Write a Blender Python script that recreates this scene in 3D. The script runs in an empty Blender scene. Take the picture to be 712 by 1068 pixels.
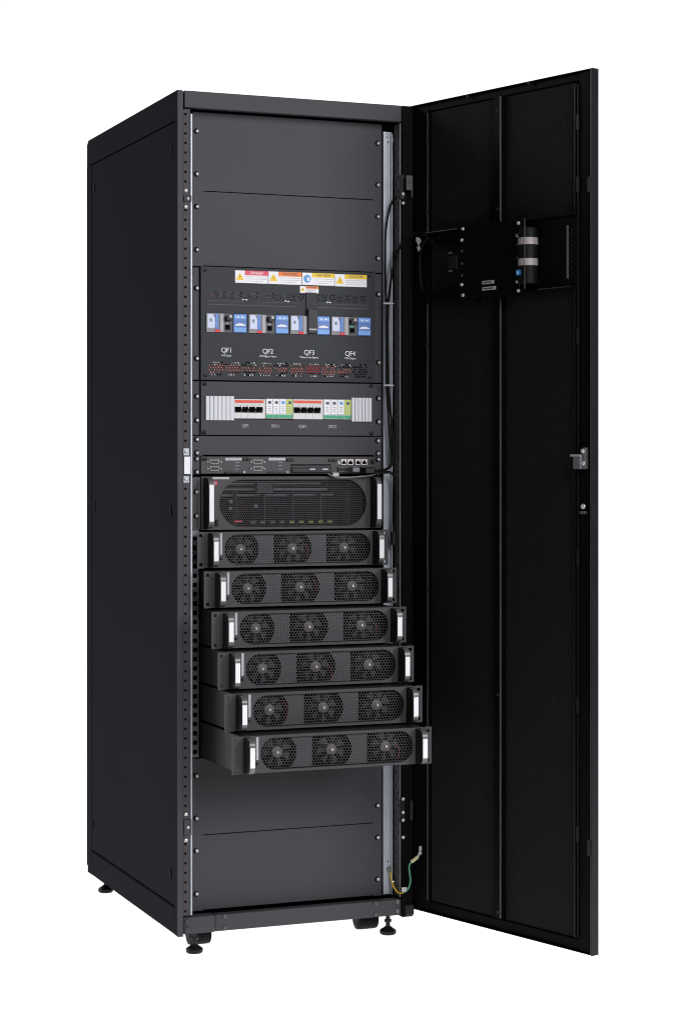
import bpy, bmesh, math, random
from math import sin, cos, pi, radians
from mathutils import Vector, Matrix
random.seed(7)
S = bpy.context.scene
COL = S.collection

# ------------------------------------------------------------------ camera
# solved from the cabinet's own edges (0.6 x 0.835 x 2.0 m)
F_PX, PX0, PY0 = 2132.0, 356.0, 483.0          # in pixels of the 712 x 1068 photograph
YAW = radians(21.8)
CAM = Vector((-1.43266, -4.62026, 1.16340))
RGT = Vector((cos(YAW), -sin(YAW), 0)); FWD = Vector((sin(YAW), cos(YAW), 0))
cd = bpy.data.cameras.new("camera"); cam = bpy.data.objects.new("camera", cd); COL.objects.link(cam)
cam.location = CAM; cam.rotation_euler = (radians(90), 0, -YAW)
cd.sensor_fit = 'VERTICAL'; cd.sensor_height = 36.0; cd.lens = F_PX / 1068.0 * 36.0
cd.shift_x = 0.0; cd.shift_y = -(534.0 - PY0) / 1068.0
cd.clip_start = 0.05; cd.clip_end = 200
S.camera = cam

# ------------------------------------------------------------------ studio light
S.view_settings.view_transform = 'Standard'; S.view_settings.look = 'None'
S.cycles.filter_width = 1.05
S.view_settings.exposure = 0.0; S.view_settings.gamma = 1.0
W = bpy.data.worlds.new("World"); S.world = W; W.use_nodes = True
nt = W.node_tree; nt.nodes.clear()
wo = nt.nodes.new('ShaderNodeOutputWorld'); bg = nt.nodes.new('ShaderNodeBackground')
tc = nt.nodes.new('ShaderNodeTexCoord'); sp = nt.nodes.new('ShaderNodeSeparateXYZ'); mr = nt.nodes.new('ShaderNodeMapRange')
mx = nt.nodes.new('ShaderNodeMix'); mx.data_type = 'RGBA'
mr.inputs[1].default_value = 0.5; mr.inputs[2].default_value = 0.7
mx.inputs[6].default_value = (.035, .035, .04, 1)     # dark studio behind the camera
mx.inputs[7].default_value = (1.12, 1.12, 1.12, 1)    # white cyclorama behind the cabinet
nt.links.new(tc.outputs['Generated'], sp.inputs[0]); nt.links.new(sp.outputs[1], mr.inputs[0])
nt.links.new(mr.outputs[0], mx.inputs[0]); nt.links.new(mx.outputs[2], bg.inputs[0]); nt.links.new(bg.outputs[0], wo.inputs[0])
bg.inputs[1].default_value = 1.0

def area(name, loc, target, sx, sy, power, col=(1, 1, 1)):
    l = bpy.data.lights.new(name, 'AREA'); l.shape = 'RECTANGLE'; l.size = sx; l.size_y = sy; l.energy = power; l.color = col
    o = bpy.data.objects.new(name, l); COL.objects.link(o); o.location = loc
    o.rotation_euler = (Vector(target) - Vector(loc)).to_track_quat('-Z', 'Y').to_euler(); return o
area("softbox_key", (0.35, -4.8, 2.9), (0.3, 0, 1.3), 1.4, 1.8, 138, (1, .98, .985))
area("added_right_fill", (2.3, -4.0, 2.0), (0.3, 0, 1.4), 1.0, 1.8, 107, (.93, .93, 1))  # fill lamp added out of view for the panels' left-to-right falloff
area("added_side_fill", (-3.0, 2.4, 3.4), (0, .5, 1.5), 1.0, 1.0, 34, (.97, .95, 1))  # weak unseen lamp, added to brighten the upper side panel
area("added_floor_backlight", (3.4, 3.1, -0.05), (0, 3.1, 0), 11.26, 9.46, 550)  # hidden lamp added under the floor so it glows white without shadows
bpy.data.objects["added_floor_backlight"].rotation_euler = (pi, 0, 0)

# ------------------------------------------------------------------ materials
def lin(c): return tuple(((v / 255) / 12.92 if v / 255 <= .04045 else ((v / 255 + .055) / 1.055) ** 2.4) for v in c)
def mat(name, col, rough=.5, metal=0., spec=.3, bump=0., bscale=900., var=0.08, vscale=6.):
    m = bpy.data.materials.new(name); m.use_nodes = True; n = m.node_tree; b = n.nodes['Principled BSDF']
    b.inputs['Roughness'].default_value = rough; b.inputs['Metallic'].default_value = metal
    b.inputs['Specular IOR Level'].default_value = spec
    t = n.nodes.new('ShaderNodeTexCoord'); no = n.nodes.new('ShaderNodeTexNoise'); no.inputs['Scale'].default_value = vscale
    no.inputs['Detail'].default_value = 5
    n.links.new(t.outputs['Object'], no.inputs['Vector'])
    mixn = n.nodes.new('ShaderNodeMix'); mixn.data_type = 'RGBA'
    mixn.inputs[6].default_value = tuple(max(0, c * (1 - var)) for c in col) + (1,)
    mixn.inputs[7].default_value = tuple(c * (1 + var) for c in col) + (1,)
    n.links.new(no.outputs['Fac'], mixn.inputs[0]); n.links.new(mixn.outputs[2], b.inputs['Base Color'])
    if bump > 0:
        n2 = n.nodes.new('ShaderNodeTexNoise'); n2.inputs['Scale'].default_value = bscale; n2.inputs['Detail'].default_value = 2
        n.links.new(t.outputs['Object'], n2.inputs['Vector'])
        bp = n.nodes.new('ShaderNodeBump'); bp.inputs['Strength'].default_value = bump; bp.inputs['Distance'].default_value = .0008
        n.links.new(n2.outputs['Fac'], bp.inputs['Height']); n.links.new(bp.outputs[0], b.inputs['Normal'])
    return m
M = {}
M['paint'] = mat('dark_grey_powder_coat', (.0445, .0415, .0472), .55, 0, .25, .25, 700, .07, 5)
M['side'] = mat('shaded_powder_coat', (.0295, .0277, .0325), .75, 0, .0, .25, 700, .06, 3)  # darker copy of the cabinet paint; the side's shade is in the colour
M['black'] = mat('black_coat_and_post_shade', (.0030, .0028, .0034), .5, 0, .04, .3, 700, .15, 6)
M['lip'] = mat('black_satin_edge', (.0085, .008, .0105), .4, 0, .25, .1, 700, .1, 6)
M['mesh'] = mat('black_perforated_steel', (.0075, .007, .0078), .7, 0, .08, 0, 700, .2, 30)
M['edge'] = mat('edge_highlight_and_vent', (.13, .13, .125), .35, .3, .4, 0, 700, .3, 14)  # pale tone painting the bright lines on door edges; also the vent strip
M['plate'] = mat('blue_black_cover_sheet', (.019, .0225, .026), .5, 0, .2, .1, 900, .06, 6)
M['module'] = mat('charcoal_module_face', (.047, .046, .048), .5, 0, .3, .25, 900, .08, 9)
M['grill'] = mat('charcoal_grill_steel', (.080, .077, .082), .45, .2, .35, 0, 900, .15, 30)
M['chassis'] = mat('dark_chassis_steel', (.022, .021, .023), .45, .2, .3, .1, 600, .15, 8)
M['inner'] = mat('black_and_cavity_shade', (.003, .003, .0032), .8, 0, .05)  # near-black; also carries the shade of gaps and interiors as colour
M['plastic'] = mat('black_plastic', (.0075, .0075, .008), .38, 0, .2, 0, 700, .1, 20)
M['rubber'] = mat('black_rubber', (.0045, .0045, .0046), .55, 0, .12)
M['zinc'] = mat('galvanised_zinc', (.37, .395, .44), .45, .35, .5, .1, 300, .22, 16)
M['zincdark'] = mat('dull_zinc', (.13, .13, .14), .5, .4, .4, .1, 300, .2, 16)
M['nickel'] = mat('nickel_screw', (.52, .51, .51), .36, .6, .5)
M['capmetal'] = mat('warm_metal_cap', (.80, .68, .58), .4, .2, .5)
M['hubgrey'] = mat('fan_hub_grey', (.115, .112, .115), .5, 0, .3, 0, 700, .5, 420)
M['colgrey'] = mat('breaker_column_grey', (.36, .36, .38), .5, 0, .3)
M['redwire'] = mat('dark_red_wire', (.22, .02, .03), .5, 0, .3)
M['blade'] = mat('fan_blade_plastic', (.045, .044, .046), .35, 0, .4, 0, 700, .1, 40)
M['pin'] = mat('dull_pin_block', (.11, .055, .045), .5, 0, .3)
M['steel'] = mat('satin_steel', (.15, .15, .15), .4, .4, .5, 0, 300, .2, 40)
M['white'] = mat('white_label', (.78, .78, .80), .6, 0, .3, 0, 700, .03, 20)
M['greylabel'] = mat('pale_grey_label', (.42, .42, .43), .6, 0, .3, 0, 700, .1, 90)
M['slat'] = mat('pale_grey_plastic', (.60, .61, .645), .5, 0, .35, 0, 700, .04, 20)
M['offwhite'] = mat('off_white_plastic', (.60, .605, .60), .45, 0, .4, 0, 700, .05, 60)
M['red'] = mat('red_plastic', (.62, .035, .05), .5, 0, .3)
M['redorange'] = mat('red_orange_strip', (.70, .085, .05), .5, 0, .3)
M['orange'] = mat('orange_header', (.75, .20, .03), .5, 0, .3)
M['yellow'] = mat('yellow_header', (.78, .52, .02), .5, 0, .3)
M['pink'] = mat('red_header', (.66, .07, .12), .5, 0, .3)
M['blue'] = mat('blue_breaker_plastic', (.045, .135, .41), .4, 0, .4, 0, 700, .06, 60)
M['ltblue'] = mat('light_blue_band', (.12, .30, .64), .4, 0, .4)
M['lilac'] = mat('lilac_rating_label', (.56, .62, .78), .5, 0, .3, 0, 700, .25, 260)
M['midgrey'] = mat('mid_grey_plastic', (.22, .22, .225), .5, 0, .3)
M['dkgrey'] = mat('dark_grey_plastic', (.07, .07, .075), .5, 0, .3)
M['green'] = mat('green_strip', (.05, .34, .17), .5, 0, .3, 0, 700, .3, 300)
M['lime'] = mat('yellow_green_plastic', (.46, .55, .14), .5, 0, .3)
M['olive'] = mat('olive_terminal', (.16, .17, .04), .5, 0, .3)
M['copper'] = mat('copper_busbar', (.50, .13, .08), .45, .1, .5, 0, 700, .35, 60)
M['ink'] = mat('white_print', (.72, .73, .75), .6, 0, .2)
M['greyink'] = mat('grey_print', (.30, .30, .31), .6, 0, .2)
M['darkink'] = mat('dark_print', (.10, .11, .15), .6, 0, .2)
M['symbol'] = mat('blue_symbol', (.10, .30, .62), .5, 0, .3)
M['ewire_y'] = mat('yellow_insulation', (.50, .34, .035), .4, 0, .4)
M['ewire_g'] = mat('green_insulation', (.05, .20, .11), .4, 0, .4)
M['sleeve'] = mat('yellowed_sleeve', (.45, .42, .26), .5, 0, .3)
M['clear'] = mat('frosted_tape', (.27, .245, .24), .45, 0, .4, 0, 700, .35, 120)
M['cyan'] = mat('cyan_tag', (.03, .26, .62), .5, 0, .3)
M['jack'] = mat('metal_jack_shell', (.45, .42, .38), .4, .4, .5)

# ------------------------------------------------------------------ mesh builder
class MB:
    def __init__(s): s.v = []; s.f = []; s.sm = []
    def add(s, vs, fs, smooth=False):
        o = len(s.v); s.v += [tuple(v) for v in vs]
        for f in fs: s.f.append(tuple(i + o for i in f)); s.sm.append(smooth)
        return s
    def box(s, x0, x1, y0, y1, z0, z1, c=0.):
        x0, x1 = min(x0, x1), max(x0, x1); y0, y1 = min(y0, y1), max(y0, y1); z0, z1 = min(z0, z1), max(z0, z1)
        vs = [(x, y, z) for x in (x0, x1) for y in (y0, y1) for z in (z0, z1)]
        fs = [(0, 1, 3, 2), (4, 6, 7, 5), (0, 4, 5, 1), (2, 3, 7, 6), (0, 2, 6, 4), (1, 5, 7, 3)]
        if c > 0 and min(x1 - x0, y1 - y0, z1 - z0) > 2.05 * c:
            b = bmesh.new(); bv = [b.verts.new(v) for v in vs]
            for f in fs: b.faces.new([bv[i] for i in f])
            bmesh.ops.bevel(b, geom=list(b.edges), offset=c, segments=1, affect='EDGES', profile=.5)
            b.verts.index_update(); s.add([v.co for v in b.verts], [[v.index for v in f.verts] for f in b.faces]); b.free(); return s
        return s.add(vs, fs)
    def cyl(s, p0, p1, r0, r1=None, n=16, cap=True):
        r1 = r0 if r1 is None else r1; p0 = Vector(p0); p1 = Vector(p1); a = (p1 - p0).normalized()
        u = a.orthogonal().normalized(); w = a.cross(u)
        vs = [p0 + (u * cos(2 * pi * i / n) + w * sin(2 * pi * i / n)) * r0 for i in range(n)] + \
             [p1 + (u * cos(2 * pi * i / n) + w * sin(2 * pi * i / n)) * r1 for i in range(n)]
        s.add(vs, [(i, (i + 1) % n, n + (i + 1) % n, n + i) for i in range(n)], True)
        if cap: s.add(vs, [tuple(range(n - 1, -1, -1)), tuple(range(n, 2 * n))])
        return s
    def lathe(s, p, a, prof, n=20):          # prof: (dist along axis, radius)
        p = Vector(p); a = Vector(a).normalized(); u = a.orthogonal().normalized(); w = a.cross(u); vs = []
        for h, r in prof:
            vs += [p + a * h + (u * cos(2 * pi * i / n) + w * sin(2 * pi * i / n)) * r for i in range(n)]
        for k in range(len(prof) - 1):
            s.add(vs[k * n:(k + 2) * n], [(i, (i + 1) % n, n + (i + 1) % n, n + i) for i in range(n)], True)
        s.add(vs[:n], [tuple(range(n - 1, -1, -1))]); s.add(vs[-n:], [tuple(range(n))]); return s
    def tube(s, pts, r, n=8, sub=8):
        P = [Vector(p) for p in pts]; Q = []
        for i in range(len(P) - 1):
            a = P[max(i - 1, 0)]; b = P[i]; c = P[i + 1]; d = P[min(i + 2, len(P) - 1)]
            for k in range(sub):
                t = k / sub
                Q.append(.5 * ((2 * b) + (c - a) * t + (2 * a - 5 * b + 4 * c - d) * t * t + (3 * b - a - 3 * c + d) * t ** 3))
        Q.append(P[-1]); vs = []; u = None
        for i, q in enumerate(Q):
            t = (Q[min(i + 1, len(Q) - 1)] - Q[max(i - 1, 0)]).normalized()
            u = t.orthogonal().normalized() if u is None else (u - t * u.dot(t)).normalized()
            w = t.cross(u)
            vs += [q + (u * cos(2 * pi * j / n) + w * sin(2 * pi * j / n)) * r for j in range(n)]
        fs = [(i * n + j, i * n + (j + 1) % n, (i + 1) * n + (j + 1) % n, (i + 1) * n + j) for i in range(len(Q) - 1) for j in range(n)]
        s.add(vs, fs, True); k = len(vs)
        s.add(vs[:n], [tuple(range(n))]); s.add(vs[-n:], [tuple(range(n))]); return s
    def prism(s, poly, axis, a, b):           # poly of 2D points; axis 'x': (y,z), 'y': (x,z), 'z': (x,y)
        def q(p, t): return (t, p[0], p[1]) if axis == 'x' else ((p[0], t, p[1]) if axis == 'y' else (p[0], p[1], t))
        n = len(poly); vs = [q(p, a) for p in poly] + [q(p, b) for p in poly]
        return s.add(vs, [tuple(range(n)), tuple(range(2 * n - 1, n - 1, -1))] + [(i, n + i, n + (i + 1) % n, (i + 1) % n) for i in range(n)])
    def plate(s, outer, holes, y0, th):       # sheet in the xz plane with real holes, front face at y0
        b = bmesh.new(); ed = []
        for loop in [outer] + holes:
            vs = [b.verts.new((p[0], y0, p[1])) for p in loop]
            ed += [b.edges.new((vs[i], vs[(i + 1) % len(vs)])) for i in range(len(vs))]
        bmesh.ops.triangle_fill(b, edges=ed, use_beauty=True, use_dissolve=False, normal=(0, -1, 0))
        g = bmesh.ops.extrude_face_region(b, geom=list(b.faces))
        for e in g['geom']:
            if isinstance(e, bmesh.types.BMVert): e.co.y += th
        bmesh.ops.recalc_face_normals(b, faces=list(b.faces))
        b.verts.index_update(); s.add([v.co for v in b.verts], [[v.index for v in f.verts] for f in b.faces]); b.free(); return s
    def screw(s, p, a, r, h):
        return s.lathe(p, a, [(0, r), (h * .45, r), (h * .8, r * .8), (h, r * .42), (h * .8, r * .3)], 12)
    def xf(s, fn): s.v = [tuple(fn(*v)) for v in s.v]; return s

ROOT = {}
def rootloc(o):
    while o.parent: o = o.parent
    return o.location.copy()
def part(name, mb, m, parent=None, label=None):
    off = rootloc(parent) if parent else Vector((0, 0, 0))
    me = bpy.data.meshes.new(name)
    me.from_pydata([tuple(Vector(v) - off) for v in mb.v], [], mb.f); me.update()
    me.polygons.foreach_set('use_smooth', mb.sm)
    b = bmesh.new(); b.from_mesh(me); bmesh.ops.recalc_face_normals(b, faces=list(b.faces)); b.to_mesh(me); b.free()
    me.materials.append(M[m] if isinstance(m, str) else m)
    o = bpy.data.objects.new(name, me); COL.objects.link(o)
    if parent: o.parent = parent
    if label: o['label'] = label
    return o
def thing(name, loc, label, cat, group=None):
    o = bpy.data.objects.new(name, None); COL.objects.link(o); o.location = loc; o.empty_display_size = .05
    o['label'] = label; o['category'] = cat
    if group: o['group'] = group
    return o
def struct(o): o['kind'] = 'structure'; return o
def text(name, body, size, x, z, y, m, parent, xf=None, align='CENTER', bold=0.0):
    cu = bpy.data.curves.new('lettering', 'FONT'); cu.body = body; cu.size = size; cu.align_x = align; cu.align_y = 'CENTER'
    cu.space_character = .92; cu.extrude = .0002; cu.offset = bold
    o = bpy.data.objects.new('lettering', cu); COL.objects.link(o)
    dg = bpy.context.evaluated_depsgraph_get(); me = bpy.data.meshes.new_from_object(o.evaluated_get(dg))
    bpy.data.objects.remove(o); mb = MB()
    vs = [(v.co.x + x, y - v.co.z, v.co.y + z) for v in me.vertices]
    if xf: vs = [xf(*v) for v in vs]
    mb.add(vs, [tuple(p.vertices) for p in me.polygons]); bpy.data.meshes.remove(me); bpy.data.curves.remove(cu)
    return part(name, mb, m, parent)

# points of the photograph turned into points on a plane parallel to the cabinet's front
def at(px, py, Y):
    d = FWD + RGT * ((px - PX0) / F_PX) + Vector((0, 0, (PY0 - py) / F_PX)); t = (Y - CAM.y) / d.y; p = CAM + d * t
    return p.x, p.z
def fx(px, Y): return at(px, PY0, Y)[0]
def rect(px0, py0, px1, py1, Y):       # both rows measured at px0
    X0, Z1 = at(px0, py0, Y); Z0 = at(px0, py1, Y)[1]; return X0, fx(px1, Y), Z0, Z1
def rbox(mb, px0, py0, px1, py1, Y, th=.003, c=0., d=None):   # front face at Y-th, back at Y (or d behind)
    a, b, z0, z1 = rect(px0, py0, px1, py1, Y); return mb.box(a, b, Y - th, Y if d is None else Y + d, z0, z1, c)

# ------------------------------------------------------------------ setting: white floor made up as a translucent sheet, glowing from an added lamp
fm = bpy.data.materials.new('white_translucent_floor'); fm.use_nodes = True
n = fm.node_tree; n.nodes.clear(); out = n.nodes.new('ShaderNodeOutputMaterial'); ms = n.nodes.new('ShaderNodeMixShader')
tr = n.nodes.new('ShaderNodeBsdfTranslucent'); df = n.nodes.new('ShaderNodeBsdfDiffuse')
tr.inputs[0].default_value = (.9, .9, .9, 1); df.inputs[0].default_value = (.85, .85, .85, 1); ms.inputs[0].default_value = .65
n.links.new(df.outputs[0], ms.inputs[1]); n.links.new(tr.outputs[0], ms.inputs[2]); n.links.new(ms.outputs[0], out.inputs[0])
M['floor'] = fm
struct(part('floor', MB().add([(-2.2, -1.6, 0), (9, -1.6, 0), (9, 7.8, 0), (-2.2, 7.8, 0)], [(0, 1, 2, 3)]), 'floor'))

# ------------------------------------------------------------------ cabinet
CW, CD, ZB, ZT = .6, .835, .045, 2.045
YP = .05                                         # plane of the mounted panels
cab = thing('equipment_cabinet', (.3, .42, 0), 'tall dark grey equipment cabinet on casters with its black front door swung open', 'cabinet')
def post(x0, x1, y0, y1, m='paint'): return part('corner_post', MB().box(x0, x1, y0, y1, ZB, ZT - .069, .0012), m, cab)
post(.0, .0135, .0043, .026, 'side')
part('front_trim', MB().box(0, .0135, 0, .004, ZB, ZT - .0025, .0008), 'paint', cab)
post(.575, .604, -.002, .03, 'black')  # black here paints in the open door's shade on this post
post(.0, .03, .79, CD - .006, 'side'); post(.57, .6, .79, CD - .006, 'side')
# roof tray with its band
mb = MB().prism([(.0043, ZT - .0685), (CD, ZT - .0685), (CD, ZT - .012), (CD - .014, ZT - .001), (.0043, ZT - .0005)], 'x', 0, .0135)
part('roof_side_band', mb, 'side', cab)
mb = MB().box(.0165, .5745, .0005, .018, 2.004, ZT - .001, .0015)
part('roof_front_band', mb, 'paint', cab)
mb = MB().box(.0137, .598, .02, CD - .002, 2.020, ZT - .002, .002)
rf = part('roof_panel', mb, 'side', cab)
mb = MB().box(.5755, .604, -.001, CD - .01, 1.9762, ZT - .0015); part('roof_side_band', mb, 'black', cab)
for (x, y) in ((.075, .05), (.30, .05), (.52, .05), (.02, .05), (.02, .42), (.02, .70)):
    part('roof_bolt', MB().lathe((x, y, ZT - .003), (0, 0, 1), [(0, .009), (.005, .009), (.0065, .007)], 12), 'side', rf)
# closed cavity in near-black, its shade put into the colour
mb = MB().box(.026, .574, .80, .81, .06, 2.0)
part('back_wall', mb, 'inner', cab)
part('shade_lining', MB().box(.0275, .029, .034, .795, .10, 2.0).box(.5715, .573, .06, .795, .10, 2.0), 'inner', cab)
part('rear_door', MB().box(-.0006, .5998, CD - .0055, CD + .0005, .064, 1.976, .001), 'side', cab)
# side panel in its groove, with turn latches
sd = part('side_panel', MB().box(.0012, .006, .029, .786, .1135, 1.9725, .0012), 'side', cab)
part('groove_backing', MB().box(.008, .012, .0265, .7895, .106, 1.976), 'inner', cab)
part('side_panel', MB().box(.594, .5988, .029, .786, .1135, 1.9725, .0012), 'side', cab)
for (y, z) in ((.053, 1.908), (.759, 1.907), (.754, 1.047), (.058, 1.049), (.772, .184), (.058, .185)):
    lt = part('turn_latch', MB().box(-.0004, .003, y - .008, y + .008, z - .012, z + .012, .001), 'inner', sd)
    part('slot', MB().box(-.0012, .002, y - .002, y + .004, z - .007, z + .007, .0006), 'black', lt)
# base
part('base_side_beam', MB().box(0, .03, .0265, .788, ZB, .109, .002), 'side', cab)
part('base_side_beam', MB().box(.57, .6, .034, .788, ZB, .109, .002), 'side', cab)
bb = part('base_front_beam', MB().box(.0945, .578, .006, .03, .049, .0885, .0015), 'paint', cab)
part('base_tray', MB().box(.03, .57, .0305, .79, .070, .078), 'inner', cab)
cv = part('beam_cover', MB().box(.0150, .0925, .0, .03, .0495, .0898, .0015), 'paint', cab)
for z in (.0605, .0795): part('bolt', MB().lathe((.0235, .0, z), (0, -1, 0), [(0, .0075), (.004, .0075), (.0055, .005)], 12), 'paint', cv)
for (x, z) in ((.566, .060), (.566, .0825), (.118, .083), (.118, .056), (.508, .083), (.508, .056)):
    part('bolt', MB().lathe((x, .0062, z), (0, -1, 0), [(0, .0055), (.003, .0055), (.0045, .003)], 10), 'zincdark' if x > .55 else 'dkgrey', bb)
part('hinge_corner_block', MB().box(.5805, .604, -.012, .032, .0495, .078, .003), 'plastic', cab)
hs = MB()
for i in range(4): hs.lathe((.105 + .025 * i, .045, .0785), (0, 0, 1), [(0, .008), (.001, .008)], 12)
part('tray_plug', hs, 'plastic', cab)
# levelling feet and casters
for (x, y) in ((.048, .022), (.55, .028), (.034, .766), (.566, .766)):
    ft = part('levelling_foot', MB().lathe((x, y, 0), (0, 0, 1), [(0, .018), (.003, .0205), (.009, .0205), (.012, .0175), (.016, .011), (.019, .008)], 20), 'plastic', cab)
    part('threaded_stem', MB().cyl((x, y, .018), (x, y, .052), .0055, n=12).lathe((x, y, .030), (0, 0, 1), [(0, .009), (.006, .009)], 6), 'lip', ft)
for (x, y) in ((.083, .10), (.520, .10), (.083, .72), (.52, .72)):
    ca = part('caster', MB().box(x - .02, x + .02, y - .024, y + .024, .05, .056).box(x - .016, x - .0135, y - .01, y + .01, .022, .05).box(x + .0135, x + .016, y - .01, y + .01, .022, .05), 'plastic', cab)
    part('wheel', MB().lathe((x - .028, y, .0275), (1, 0, 0), [(0, .017), (.003, .0265), (.010, .0275), (.046, .0275), (.053, .0265), (.056, .017)], 26), 'rubber', ca)
# punched front strips beside the posts
def disc(cx, cz, r, k=10): return [(cx + r * cos(2 * pi * i / k), cz + r * sin(2 * pi * i / k)) for i in range(k)]
zs = [at(193.6, 119 + 10.02 * i, 0)[1] for i in range(85)]
catches = ((at(193, 199, 0)[1], at(193, 216, 0)[1]), (at(193, 466, 0)[1], at(193, 508, 0)[1]), (at(193, 850, 0)[1], at(193, 877, 0)[1]))
hol = [disc(.0195, z, .0031) for z in zs if .115 < z < 1.985]
def cells(x0, x1, z0, z1, cs, fn, y, th):
    mb = MB(); cs = sorted(cs, key=lambda c: c[1]); zz = [z0] + [(cs[i][1] + cs[i + 1][1]) / 2 for i in range(len(cs) - 1)] + [z1]
    for i, c in enumerate(cs): mb.plate([(x0, zz[i]), (x1, zz[i]), (x1, zz[i + 1]), (x0, zz[i + 1])], [fn(*c)], y, th)
    return mb
strip = part('punched_strip', cells(.0145, .0305, .094, 2.0, [(.0195, z) for z in zs if .1 < z < 1.99], lambda x, z: disc(x, z, .0032), .0012, .002), 'paint', cab)
part('strip_backing', MB().box(.0138, .0316, .0042, .026, .092, 2.001), 'inner', cab)
part('rail_flange', MB().box(.0320, .0362, .0005, .044, .094, 1.990, .0004), 'zinc', cab)
for (pa, pb) in ((199, 216), (850, 877)):
    zt, zb = at(193, pa + 3, 0)[1], at(193, pb - 4, 0)[1]
    k = part('catch_plate', MB().box(.0148, .0335, -.0035, .0008, zb + .004, zt - .004, .0008), 'paint', strip)
    for z in (zt + .008, zb - .008): part('screw', MB().screw((.0205, .001, z), (0, -1, 0), .0048, .003), 'nickel', strip)
    part('screw', MB().screw((.0245, -.0035, (zt + zb) / 2), (0, -1, 0), .0036, .0025), 'nickel', k)
# lock keeper with white sticker halfway up
for (pa, pb) in ((467.5, 475), (496.5, 503.5)):
    a, b, z0, z1 = rect(191.2, pa, 197, pb, 0)
    k = part('keeper_plate', MB().box(a, b, -.003, .0008, z0, z1, .0006), 'zinc', strip)
    part('screw', MB().screw(((a + b) / 2, -.003, (z0 + z1) / 2), (0, -1, 0), .0048, .003), 'nickel', k)
a, b, z0, z1 = rect(192, 476.3, 198.2, 494.3, 0)
part('sticker', MB().box(a, b, -.002, .0008, z0, z1), 'white', strip)
# mounting rails behind the modules
def sq(cx, cz, h): return [(cx - h, cz - h), (cx + h, cz - h), (cx + h, cz + h), (cx - h, cz + h)]
part('mounting_rail', MB().plate([(.046, .459), (.0685, .459), (.0685, 1.002), (.046, 1.002)], [sq(.0592, .472 + .0222 * i, .0052) for i in range(24)], .0525, .002), 'zincdark', cab)
part('mounting_rail', MB().plate([(.5437, .094), (.5665, .094), (.5665, 1.985), (.5437, 1.985)], [disc(.5585, z, .0022, 8) for z in (.16, .175, 1.96)], .0465, .002), 'zinc', cab)
part('rail_edge', MB().box(.5433, .5441, .040, .0462, .096, 1.984).box(.5638, .5665, .0375, .0462, .094, 1.98), 'zinc', cab)
iw = []
mb = cells(.006, .040, .094, 2.0, [(.02 + (.006 if i % 2 else -.006), .12 + .0165 * i) for i in range(113)], lambda x, z: disc(x, z, .0042, 8), 0, .0012)
mb.xf(lambda x, y, z: (.5712 + y, x, z)); part('punched_strip', mb, 'dkgrey', cab)
part('rail_edge', MB().box(.5700, .5722, .0000, .0045, .095, 2.0), 'steel', cab)
part('post_lip', MB().box(.5740, .5748, .0015, .004, .095, 2.0), 'black', cab)
for z, r in ((1.975, .0042),): part('screw', MB().screw((.5555, .0465, z), (0, -1, 0), r, .003), 'nickel', cab)
for pyl in ((202.5, 212), (833, 847, 855, 873)):
    for y_ in pyl:
        x_, z_ = at(419.6, y_, 0); part('screw', MB().screw((x_, -.0042, z_), (0, -1, 0), .0042, .003), 'nickel', cab)
# hinges
for (p0, p1, plate) in ((182, 208, True), (833, 858, False)):
    x0, x1, z0, z1 = rect(416.5, p0, 421.5, p1, 0)
    hg = part('hinge', MB().box(x0, x1, -.004, .002, z0, z1, .001).cyl((.5985, -.006, z0 + .005), (.5985, -.006, z1 - .005), .005, n=12), 'lip', cab)
    if plate:
        x0, x1, z0, z1 = rect(423.3, 183, 429.6, 198.2, -.02)
        part('hinge_leaf', MB().plate([(x0, z0), (x1, z0), (x1, z1), (x0, z1)], [disc((x0 + x1) / 2, (z0 + z1) / 2, .0035)], -.022, .002).box(x0, x1, -.0195, -.0185, z0 + .001, z1 - .001), 'dkgrey', hg)

# ------------------------------------------------------------------ open door (106.6 degrees), part of the cabinet
H = Vector((.600, -.008)); DD = Vector((.28630, -.95814)); DN = Vector((-.95814, -.28630)); DL = .6147
def DW(s, nn, z): return (H.x + DD.x * s + DN.x * nn, H.y + DD.y * s + DN.y * nn, z)
def dbox(mb, s0, s1, n0, n1, z0, z1, c=0.):
    t = MB().box(s0, s1, n0, n1, z0, z1, c).xf(DW); mb.add(t.v, t.f); return mb
def dpart(name, boxes, m, parent, c=.0):
    mb = MB()
    for b in boxes: dbox(mb, *b, c)
    return part(name, mb, m, parent)
Z0, Z1 = .064, 2.045
door = dpart('door', [(-.016, DL, -.0225, -.0205, Z0, Z1)], 'black', cab, .0008)
dpart('door_edge', [(DL - .0025, DL, -.0204, 0, Z0, Z1)], 'lip', door, .0008)
dpart('door_edge', [(-.016, -.0135, -.0204, -.011, Z0, Z1), (-.0134, DL - .0026, -.0204, -.0035, Z1 - .0025, Z1), (-.0134, DL - .0026, -.0204, -.0035, Z0, Z0 + .0025)], 'black', door, .0006)
dpart('door_frame', [(-.0133, .048, -.0204, -.011, Z0 + .003, Z1 - .003), (.568, DL - .014, -.0204, -.008, Z0 + .003, Z1 - .003),
                     (.0485, .5675, -.0204, -.012, Z1 - .020, Z1 - .003), (.0485, .5675, -.0204, -.012, Z0 + .003, Z0 + .026)], 'black', door, .001)
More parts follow.
